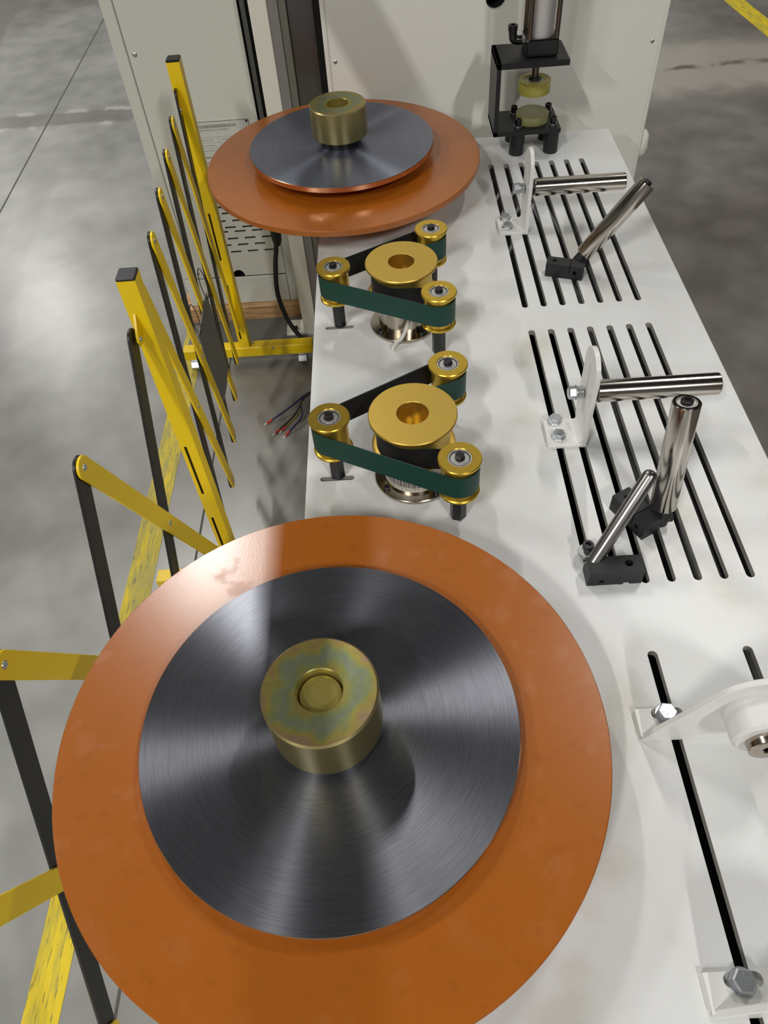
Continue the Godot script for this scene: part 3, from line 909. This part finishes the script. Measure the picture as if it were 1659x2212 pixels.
func build_guides() -> void:
	# two L brackets with a level guide roller
	var o := thing("roller_bracket", "white L-bracket with level chrome guide roller on the nearer slot field", "guide roller", Vector3(0.294, T, -0.9385))
	part("base_plate", MB.new().box(Vector3(0.0, 0.004, 0.0), Vector3(0.066, 0.008, 0.067), 0.0012), M.bracket, o)
	var poly := PackedVector2Array([Vector2(0.033, 0.0), Vector2(0.033, 0.10)])
	for k in 21:
		var a := PI * k / 20.0
		poly.append(Vector2(-0.004 + 0.037 * cos(a), 0.148 + 0.037 * sin(a)))
	poly.append_array([Vector2(-0.041, 0.148), Vector2(-0.040, 0.040), Vector2(-0.036, 0.018), Vector2(-0.028, 0.006), Vector2(-0.024, 0.0)])
	var cp := CSGPolygon3D.new()
	cp.polygon = poly
	cp.depth = 0.008
	cp.rotation.y = -PI / 2            # polygon x -> world z, thickness -> x
	cp.position = Vector3(0.026, 0, 0)
	var up := carve([cp], cslot(Vector3(0.030, 0.045, -0.004), Vector3(0.030, 0.150, -0.004), 0.0105, 0.05, Vector3.RIGHT))
	part("upright", up, M.bracket, o)
	part("fillet", MB.new().prism(PackedVector2Array([Vector2(0.0, 0.0), Vector2(0.012, 0.0), Vector2(0.012, 0.012), Vector2(0.009, 0.005), Vector2(0.006, 0.002)]), 0.06, Transform3D(Basis(), Vector3(0.0145, 0.0078, -0.028)), 0.0), M.bracket, o)
	hex_bolt(o, Vector3(-0.012, 0.011, -0.0275), 0.0112, 0.0085)
	hex_bolt(o, Vector3(-0.012, 0.011, 0.0115), 0.0112, 0.0085)
	var ax := Vector3(0, 0.092, -0.010)
	var along_x := Basis(Vector3.BACK, -PI / 2)
	var b := hex_bolt(o, ax + Vector3(0.010, 0, 0), 0.0115, 0.012, Basis(Vector3.BACK, PI / 2))
	part("lock_washer", MB.new().cyl(0.0105, 0.0, 0.014, 24, Transform3D(along_x, ax + Vector3(0.010, 0, 0)), 0.001), M.zinc_bolt, b)
	part("collar", MB.new().cyl(0.0165, 0.034, 0.050, 32, Transform3D(along_x, ax), 0.001), M.black, o)
	part("roller", MB.new().lathe([Vector2(0.008, 0.046), Vector2(0.0180, 0.046), Vector2(0.0192, 0.0475), Vector2(0.0192, 0.2515), Vector2(0.0180, 0.253), Vector2(0.0145, 0.253), Vector2(0.0145, 0.248), Vector2(0, 0.248)], 64, Transform3D(along_x, ax)), M.chrome, o)
	dup(o, "roller_bracket", "white L-bracket with level chrome guide roller in front of the black press", o.position + Vector3(0.0015, 0, -0.695))
	# two leaning rollers on black clamp blocks
	leaning_roller("leaning chrome roller on black clamp block on the farther slot field", Vector3(0.3835, T, -1.429), -20.2, Vector3(0.081, 0.032, 0.029), Vector3(0.420, T + 0.030, -1.446), Vector3(0.536, T + 0.182, -1.462), 0.0192)
	leaning_roller("almost upright chrome roller on black clamp block on the nearer slot field", Vector3(0.371, T, -0.738), -61.7, Vector3(0.077, 0.034, 0.034), Vector3(0.408, T + 0.034, -0.729), Vector3(0.406, T + 0.232, -0.764), 0.0202)
	# leaning stop rod
	var s := thing("stop_rod", "thin leaning steel rod with rounded tip in black block, nearest slots' front end", "stop rod", Vector3(0.313, T, -0.6315))
	part("block", carve([cbox(Vector3(0, 0.016, 0), Vector3(0.083, 0.032, 0.031))], [ccyl(Vector3(0.021, 0.03, -0.001), 0.0062, 0.06), ccyl(Vector3(-0.020, 0.010, 0.01), 0.0042, 0.03, Vector3.BACK), ccyl(Vector3(0.019, 0.003, 0.016), 0.0055, 0.006, Vector3.BACK)]), M.black_matt, s)
	var a := Vector3(-0.029, 0.024, -0.012); var tip := Vector3(0.0545, 0.137, -0.0885)
	var L := (tip - a).length()
	part("rod", MB.new().lathe([Vector2(0, -0.01), Vector2(0.0112, -0.01), Vector2(0.0112, L - 0.008), Vector2(0.0105, L - 0.004), Vector2(0.0085, L - 0.001), Vector2(0.005, L + 0.0015), Vector2(0, L + 0.0022)], 40, along(a, tip)), M.chrome_rough, s)
	var sc := part("clamp_screw", MB.new().cyl(0.0052, 0.0, 0.024, 20, Transform3D(Basis(), Vector3(-0.032, 0, -0.040))).lathe([Vector2(0, 0.022), Vector2(0.0085, 0.022), Vector2(0.0088, 0.023), Vector2(0.0088, 0.031), Vector2(0.008, 0.032), Vector2(0.0045, 0.032), Vector2(0.004, 0.028), Vector2(0, 0.028)], 28, Transform3D(Basis(), Vector3(-0.032, 0, -0.040))), M.black, s)
	part("washer", MB.new().cyl(0.0125, 0.0, 0.010, 28, Transform3D(Basis(Vector3(0.4, 0, 1).normalized(), 0.25), Vector3(-0.032, 0.008, -0.040)), 0.001), M.zinc_bolt, sc)
	# two bearing brackets near the camera
	var g := thing("bearing_bracket", "white flanged bracket carrying a bearing bush, beside the foreground orange plate", "bearing bracket", Vector3(0.413, T, -0.374))
	var gp := carve([cbox(Vector3(0, 0.004, -0.019), Vector3(0.238, 0.008, 0.038))], cslot(Vector3(-0.091, 0.004, -0.030 + 0.0), Vector3(-0.064, 0.004, -0.030), 0.0155, 0.05))
	part("base_plate", gp, M.bracket, g)
	var pl := PackedVector2Array([Vector2(-0.119, 0.0), Vector2(-0.119, 0.004)])
	var cc := Vector2(0, 0.097)
	for k in 25:
		var an := deg_to_rad(146.0 - 112.0 * k / 24.0)
		pl.append(cc + Vector2(cos(an), sin(an)) * 0.060)
	pl.append_array([Vector2(0.119, 0.004), Vector2(0.119, 0.0)])
	part("upright", MB.new().prism(pl, 0.008, Transform3D(Basis(), Vector3(0, 0, -0.004)), 0.001), M.bracket, g)
	var out_z := Basis(Vector3.RIGHT, PI / 2)
	part("hub", MB.new().lathe([Vector2(0.041, 0.0), Vector2(0.041, 0.038), Vector2(0.037, 0.042), Vector2(0.025, 0.042)], 64, Transform3D(out_z, Vector3(0, 0.096, 0.004))), M.bracket, g)
	part("bush", MB.new().lathe([Vector2(0.0265, 0.040), Vector2(0.0265, 0.053), Vector2(0.0255, 0.054), Vector2(0.011, 0.054), Vector2(0.0095, 0.0525), Vector2(0.0095, 0.03), Vector2(0, 0.03)], 56, Transform3D(out_z, Vector3(0, 0.096, 0.004))), M.steel, g)
	var kn := Transform3D(Basis(Vector3.BACK, -0.35), Vector3(0.012, 0.134, 0.024))
	part("set_screw", MB.new().lathe([Vector2(0.0, -0.01), Vector2(0.0085, -0.01), Vector2(0.0085, 0.012), Vector2(0.0078, 0.0132), Vector2(0.0045, 0.0132), Vector2(0.004, 0.008), Vector2(0, 0.008)], 28, kn), M.black, g)
	var hb := hex_bolt(g, Vector3(-0.080, 0.0108, -0.0275), 0.0132, 0.0105, Basis(), 0.15)
	stamp(hb, "MD", Vector3(-0.080 + 0.0034, 0.0214, -0.0318), 0.0052, -0.75)
	stamp(hb, "4.8", Vector3(-0.080 - 0.0040, 0.0214, -0.0246), 0.0052, -0.75)
	dup(g, "bearing_bracket", "white bracket with large hexagon bolt at the lower right corner of the photograph", g.position + Vector3(0.001, 0, 0.304))

func stamp(parent: Node, text: String, at: Vector3, size: float, turn: float) -> void:
	var tm := TextMesh.new()
	tm.text = text
	var f := SystemFont.new()
	f.font_names = PackedStringArray(["Droid Sans"])
	tm.font = f
	tm.font_size = 32
	tm.pixel_size = size / 24.0
	tm.depth = 0.0006
	tm.curve_step = 2.0
	var o := part("stamped_letters", tm, M.zinc_bolt, parent)
	o.transform = Transform3D(Basis(Vector3.UP, turn) * Basis(Vector3.RIGHT, -PI / 2), at)

func leaning_roller(label: String, at: Vector3, deg: float, size: Vector3, foot: Vector3, tip: Vector3, r: float) -> void:
	var o := thing("leaning_roller", label, "guide roller", at)
	var rot := Basis(Vector3.UP, deg_to_rad(deg))
	var blk := carve([cbox(Vector3(0, size.y / 2, 0), size)], [ccyl(Vector3(-size.x * 0.3, size.y, 0), 0.0048, 0.05), ccyl(Vector3(size.x * 0.28, size.y * 0.5, size.z / 2), 0.0048, 0.03, Vector3.BACK), cbox(Vector3(size.x * 0.14, size.y, 0), Vector3(0.0015, size.y * 1.2, 0.1))])
	var bo := part("block", blk, M.black_matt, o)
	bo.basis = rot
	var a := foot - at
	var b := tip - at
	var L := (b - a).length()
	var xf := along(a, b)
	part("collar", MB.new().cyl(0.0125, -0.028, 0.012, 28, xf, 0.001), M.black, o)
	part("roller", MB.new().lathe([Vector2(0.009, 0.008), Vector2(r - 0.001, 0.008), Vector2(r, 0.0095), Vector2(r, L - 0.0015), Vector2(r - 0.0012, L), Vector2(r * 0.74, L), Vector2(r * 0.72, L - 0.003)], 64, xf), M.chrome, o)
	var e := part("bearing", MB.new().lathe([Vector2(r * 0.72, L - 0.003), Vector2(r * 0.5, L - 0.0022), Vector2(0, L - 0.0022)], 40, xf), M.white_wire, o)
	part("axle_screw", MB.new().lathe([Vector2(r * 0.44, L - 0.003), Vector2(r * 0.44, L + 0.003), Vector2(r * 0.38, L + 0.0045), Vector2(r * 0.2, L + 0.0045), Vector2(r * 0.19, L + 0.001), Vector2(0, L + 0.001)], 24, xf), M.black, e)
	var nx := Transform3D(Basis(Vector3.BACK, -PI / 2), a + Vector3(-0.004, -0.014, 0.004))
	part("clamp_nut", MB.new().cyl(0.0085, 0.0, 0.022, 6, nx, 0.001, true), M.black, o)


# ------------------------------------------------------------------ the little air press
func build_press() -> void:
	var o := thing("air_press", "small black C-frame air press with yellow pads at the far end of the table", "press", Vector3(0.40, T, -2.0375))
	var fd := 0.125
	part("lower_plate", MB.new().box(Vector3(-0.0225, 0.064, 0), Vector3(0.175, 0.012, fd), 0.001), M.black, o)
	part("back_plate", MB.new().box(Vector3(-0.1045, 0.1455, 0), Vector3(0.011, 0.175, fd), 0.001), M.black, o)
	part("upper_plate", MB.new().box(Vector3(-0.0215, 0.226, 0), Vector3(0.177, 0.014, fd), 0.001), M.black, o)
	for sx in [-0.043, 0.048]:
		for sz in [-0.0425, 0.0365]:
			part("leg", MB.new().cyl(0.0195, 0.0, 0.058, 32, Transform3D(Basis(), Vector3(sx, 0, sz)), 0.001), M.black, o)
			var bt := part("bolt", MB.new().lathe([Vector2(0.0085, 0.0735), Vector2(0.0088, 0.0885), Vector2(0.008, 0.0895), Vector2(0.005, 0.0895), Vector2(0.0045, 0.084), Vector2(0, 0.084)], 24, Transform3D(Basis(), Vector3(sx, 0, sz))), M.black_gloss, o)
			part("washer", MB.new().cyl(0.0105, 0.070, 0.0735, 24, Transform3D(Basis(), Vector3(sx, 0, sz)), 0.0005), M.zinc_bolt, bt)
	part("lower_pad", MB.new().cyl(0.0425, 0.0705, 0.093, 56, Transform3D(Basis(), Vector3(-0.003, 0, 0.006)), 0.0015), M.pad2, o, "yellowish translucent pad")
	var u := part("upper_pad", MB.new().lathe([Vector2(0, 0.141), Vector2(0.0395, 0.141), Vector2(0.041, 0.1425), Vector2(0.041, 0.1700), Vector2(0.0395, 0.1715), Vector2(0.028, 0.1715), Vector2(0.028, 0.1620), Vector2(0, 0.1620)], 56, Transform3D(Basis(), Vector3(-0.004, 0, 0.003))), M.pad, o, "yellow translucent pad")
	part("pad_insert", MB.new().cyl(0.0268, 0.1625, 0.1690, 40, Transform3D(Basis(), Vector3(-0.004, 0, 0.003)), 0.001), M.pad_core, u)
	part("ram", MB.new().cyl(0.0088, 0.165, 0.219, 28, Transform3D(Basis(), Vector3(-0.004, 0, 0.003))), M.rod, o)
	part("lock_nut", MB.new().cyl(0.0155, 0.1692, 0.1775, 6, Transform3D(Basis(), Vector3(-0.004, 0, 0.003)), 0.001, true), M.black, o)
	var c := Vector3(0.001, 0, 0.001)
	for k in [[0.2335, 0.272], [0.47, 0.505]]:
		part("end_block", MB.new().box(c + Vector3(0, (k[0] + k[1]) / 2, 0), Vector3(0.078, k[1] - k[0], 0.078), 0.003), M.black_gloss, o)
	part("barrel", MB.new().cyl(0.031, 0.272, 0.47, 56, Transform3D(Basis(), c)), M.alu, o, "silver air cylinder barrel")
	for sx in [-1, 1]:
		for sz in [-1, 1]:
			part("tie_rod", MB.new().cyl(0.006, 0.272, 0.47, 16, Transform3D(Basis(), c + Vector3(sx * 0.0325, 0, sz * 0.0325))), M.rod, o)
	part("fitting_nut", MB.new().cyl(0.0085, 0.038, 0.049, 6, Transform3D(Basis(Vector3.BACK, PI / 2), c + Vector3(0, 0.262, 0.0)), 0.0006, true), M.zinc_bolt, o)
	var el := part("elbow_fitting", MB.new().tube(curve([c + Vector3(-0.046, 0.262, 0), c + Vector3(-0.058, 0.262, 0), c + Vector3(-0.066, 0.2655, 0), c + Vector3(-0.0685, 0.274, 0), c + Vector3(-0.0695, 0.286, 0)], 5), 0.0102, 20), M.black_gloss, o)
	part("push_ring", MB.new().lathe([Vector2(0.0104, 0.0), Vector2(0.0118, 0.001), Vector2(0.0118, 0.012), Vector2(0.0108, 0.013), Vector2(0.006, 0.013), Vector2(0.006, 0.002)], 28, Transform3D(Basis(), c + Vector3(-0.0695, 0.283, 0))), M.black_gloss, el)


# ------------------------------------------------------------------ folding barrier
func build_barrier() -> void:
	var o := thing("folding_barrier", "yellow and black folding lattice barrier on casters along the table's left side", "barrier", Vector3(-0.53, 0, -1.7))
	var base := o.position
	var posts := [Vector3(-0.5327, 0, -2.148), Vector3(-0.4655, 0, -1.164)]
	for i in 2:
		var p: Vector3 = posts[i] - base
		var body := carve([cbox(p + Vector3(0, 0.554, 0), Vector3(0.0345, 0.926, 0.036))], [cbox(p + Vector3(-0.006, 0.24, 0.018), Vector3(0.006, 0.22, 0.014)), cbox(p + Vector3(-0.006, 0.52, 0.018), Vector3(0.006, 0.16, 0.014))], M.post_slot)
		var po := part("post", body, M.yellow, o, "yellow square post")
		part("end_cap", MB.new().box(p + Vector3(0, 1.0195, 0), Vector3(0.035, 0.007, 0.0365), 0.002), M.black, po)
		var fb := part("foot_bar", MB.new().box(p + Vector3(0.008, 0.071, 0), Vector3(0.463, 0.040, 0.040), 0.002), M.yellow, o, "yellow foot bar")
		for s in [-0.19, 0.20]:
			var w := p + Vector3(s, 0, 0.0)
			var cs := part("caster", MB.new().box(w + Vector3(0, 0.047, 0), Vector3(0.036, 0.008, 0.036), 0.001).box(w + Vector3(-0.014, 0.034, 0.004), Vector3(0.003, 0.030, 0.026), 0.0).box(w + Vector3(0.014, 0.034, 0.004), Vector3(0.003, 0.030, 0.026), 0.0), M.chrome_rough, o)
			part("fork_cover", MB.new().prism(PackedVector2Array([Vector2(-0.018, 0.045), Vector2(0.018, 0.045), Vector2(0.030, 0.030), Vector2(0.026, 0.016), Vector2(0.020, 0.030)]), 0.030, Transform3D(Basis(Vector3.UP, -PI / 2), w + Vector3(0.015, 0, 0.006)), 0.001), M.zinc_bolt, cs)
			part("wheel", MB.new().cyl(0.0235, -0.009, 0.009, 28, Transform3D(Basis(Vector3.BACK, PI / 2), w + Vector3(0, 0.0235, 0.006)), 0.003), M.black, cs)
		screw(fb, p + Vector3(0.025, 0.093, 0.0), 0.0065)
		screw(fb, p + Vector3(0.10, 0.085, 0.021), 0.005)
		# lugs that carry the lattice
		for s in ([1.0] if i == 0 else [1.0, -1.0]):
			var lz: float = 0.019 if s > 0 else -0.019
			var lug := PackedVector2Array([Vector2(lz, 0.950), Vector2(lz + s * 0.010, 0.938), Vector2(lz + s * 0.026, 0.920), Vector2(lz + s * 0.030, 0.908), Vector2(lz + s * 0.024, 0.896), Vector2(lz + s * 0.010, 0.894), Vector2(lz, 0.896)])
			var lo := part("lug", MB.new().prism(lug, 0.004, Transform3D(Basis(Vector3.UP, -PI / 2), p + Vector3(-0.004, 0, 0))), M.yellow, o)
			screw_x(lo, p + Vector3(-0.004, 0.909, lz + s * 0.019), 0.0055)
	# lattice nodes: far span between the posts, near span towards the camera
	var yt := 0.915; var yb := 0.221
	var far_z := [-2.117, -1.946, -1.769, -1.586, -1.406, -1.217]
	var near_z := [-1.119, -0.801, -0.460, -0.119, 0.227]
	var far_x := []
	for z in far_z:
		far_x.append(-0.5374 + (z + 2.117) * 0.0735)
	var near_x := []
	for z in near_z:
		near_x.append(-0.4782 - (z + 1.119) * 0.077)
	span(o, far_x, far_z, 0.940, 0.192, "far")
	span(o, near_x, near_z, yt, yb, "near")

func screw_x(parent: Node, at: Vector3, r: float) -> void:
	part("rivet", MB.new().lathe([Vector2(r, 0), Vector2(r * 0.9, r * 0.4), Vector2(r * 0.5, r * 0.6), Vector2(0, r * 0.65)], 16, Transform3D(Basis(Vector3.BACK, -PI / 2), at)), M.zinc_bolt, parent)

func span(o: Node3D, xs: Array, zs: Array, yt: float, yb: float, _which: String) -> void:
	var base := o.position
	for i in xs.size() - 1:
		var ut := Vector3(xs[i], yt, zs[i]) - base; var lt := Vector3(xs[i], yb, zs[i]) - base
		var un := Vector3(xs[i + 1], yt, zs[i + 1]) - base; var ln := Vector3(xs[i + 1], yb, zs[i + 1]) - base
		bar(o, ut, ln, -0.003, M.bar_black, "black lattice bar")
		bar(o, un, lt, 0.003, M.yellow, "yellow lattice bar")

func bar(o: Node3D, a: Vector3, b: Vector3, side: float, m: Material, label: String) -> void:
	var d := (b - a).normalized()
	var thick := d.cross(Vector3.UP).normalized()
	if thick.x < 0:
		thick = -thick
	var wide := thick.cross(d).normalized()
	var L := (b - a).length()
	var hw := 0.0195
	var poly := PackedVector2Array()
	for k in 11:
		var t := -PI / 2 + PI * k / 10.0
		poly.append(Vector2(L + cos(t) * hw, sin(t) * hw))
	for k in 11:
		var t := PI / 2 + PI * k / 10.0
		poly.append(Vector2(cos(t) * hw, sin(t) * hw))
	var xf := Transform3D(Basis(d, wide, thick) if Basis(d, wide, thick).determinant() > 0 else Basis(d, -wide, thick), a + thick * (side - 0.0025))
	var p := part("lattice_bar", MB.new().prism(poly, 0.005, xf, 0.0008), m, o, label)
	if side > 0:
		for t in [0.0, 0.5, 1.0]:
			var at: Vector3 = a + d * L * float(t) + thick * (side + 0.0025)
			part("rivet", MB.new().lathe([Vector2(0.006, 0), Vector2(0.0054, 0.0012), Vector2(0, 0.0016)], 14, Transform3D(Basis(wide, thick, wide.cross(thick)), at)), M.zinc_bolt, p)


# ------------------------------------------------------------------ things on the floor and between
func build_floor_things() -> void:
	var w := part("wood_beam", MB.new().box(Vector3(0, 0.031, 0), Vector3(0.50, 0.062, 0.12), 0.003), M.wood, self)
	w.position = Vector3(-0.555, 0, -2.475)
	tag(w, "pale wooden beam under the electrical cabinet", "beam")
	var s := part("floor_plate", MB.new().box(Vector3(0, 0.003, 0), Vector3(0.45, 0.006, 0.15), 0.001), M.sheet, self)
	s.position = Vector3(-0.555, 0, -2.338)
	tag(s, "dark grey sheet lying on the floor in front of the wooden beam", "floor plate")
	# sign hanging in the lattice
	var g := thing("hanging_sign", "dark grey sign sheet hanging edge-on in the barrier lattice", "sign", Vector3(-0.495, 0, -1.63))
	part("sheet", MB.new().box(Vector3(0.0, 0.467, 0.0), Vector3(0.003, 0.265, 0.185), 0.0, Transform3D(Basis(Vector3.UP, 0.02), Vector3.ZERO)), M.sheet, g)
	for z in [-0.08, 0.075]:
		var loop := []
		for k in 25:
			var a := TAU * k / 24.0
			loop.append(Vector3(0.001 + 0.010 * sin(a), 0.635 + 0.045 * cos(a), z + 0.006 * sin(a)))
		part("wire_loop", MB.new().tube(loop, 0.0013, 8), M.rod, g)
	# cable down the column
	var c := thing("power_cable", "black power cable hanging beside the cream post to the floor", "cable", Vector3(-0.37, 0.0, -2.30))
	part("cable", MB.new().tube(curve([Vector3(-0.012, 0.60, -0.01), Vector3(-0.004, 0.46, 0), Vector3(-0.012, 0.38, 0), Vector3(-0.028, 0.30, 0.0), Vector3(-0.039, 0.19, 0.0), Vector3(-0.022, 0.085, 0.005), Vector3(0.012, 0.03, 0.03), Vector3(0.05, 0.011, 0.06), Vector3(0.13, 0.010, 0.10), Vector3(0.24, 0.010, 0.08)], 8), 0.0085, 14), M.rubber, c)
	part("plug", MB.new().lathe([Vector2(0.009, 0.38), Vector2(0.016, 0.395), Vector2(0.018, 0.42), Vector2(0.018, 0.56), Vector2(0.0, 0.56)], 24, Transform3D(Basis(), Vector3(-0.006, 0, 0))), M.rubber, c)
	# stripped wires at the table's foot
	var cols := [mat(S(44, 46, 92), 0.5), mat(S(30, 30, 32), 0.5), mat(S(120, 104, 30), 0.5), mat(S(36, 38, 80), 0.5)]
	var says := ["blue loose wire with crimped red tip on the floor, leftmost of the bundle", "black loose wire with red tip on the floor beside the table", "yellow-green loose wire on the floor in the middle of the bundle", "dark blue loose wire with red tip nearest the table edge"]
	var ends := [Vector3(-0.435, 0.006, -1.838), Vector3(-0.405, 0.006, -1.79), Vector3(-0.385, 0.006, -1.80), Vector3(-0.372, 0.006, -1.775)]
	for i in 4:
		var e: Vector3 = ends[i]
		var r := thing("loose_wire", says[i], "wire", Vector3(-0.25, 0, -1.94))
		var q := e - r.position
		part("wire", MB.new().tube(curve([Vector3(0.03, 0.03, -0.01 + 0.004 * i), Vector3(0.0, 0.035 + 0.004 * i, 0.0), Vector3(-0.055 - 0.008 * i, 0.03, 0.012 * i), q * 0.72 + Vector3(0.012, 0.018, -0.012), q], 8), 0.0030, 8), cols[i], r)
		var dd := (q - (q * 0.72 + Vector3(0.012, 0.018, -0.012))).normalized()
		part("terminal", MB.new().tube([q - dd * 0.006, q + dd * 0.016], 0.0042, 10), mat(S(196, 70, 56), 0.5), r)
		part("terminal_tip", MB.new().tube([q + dd * 0.016, q + dd * 0.028], 0.0032, 8), M.white_wire, r)
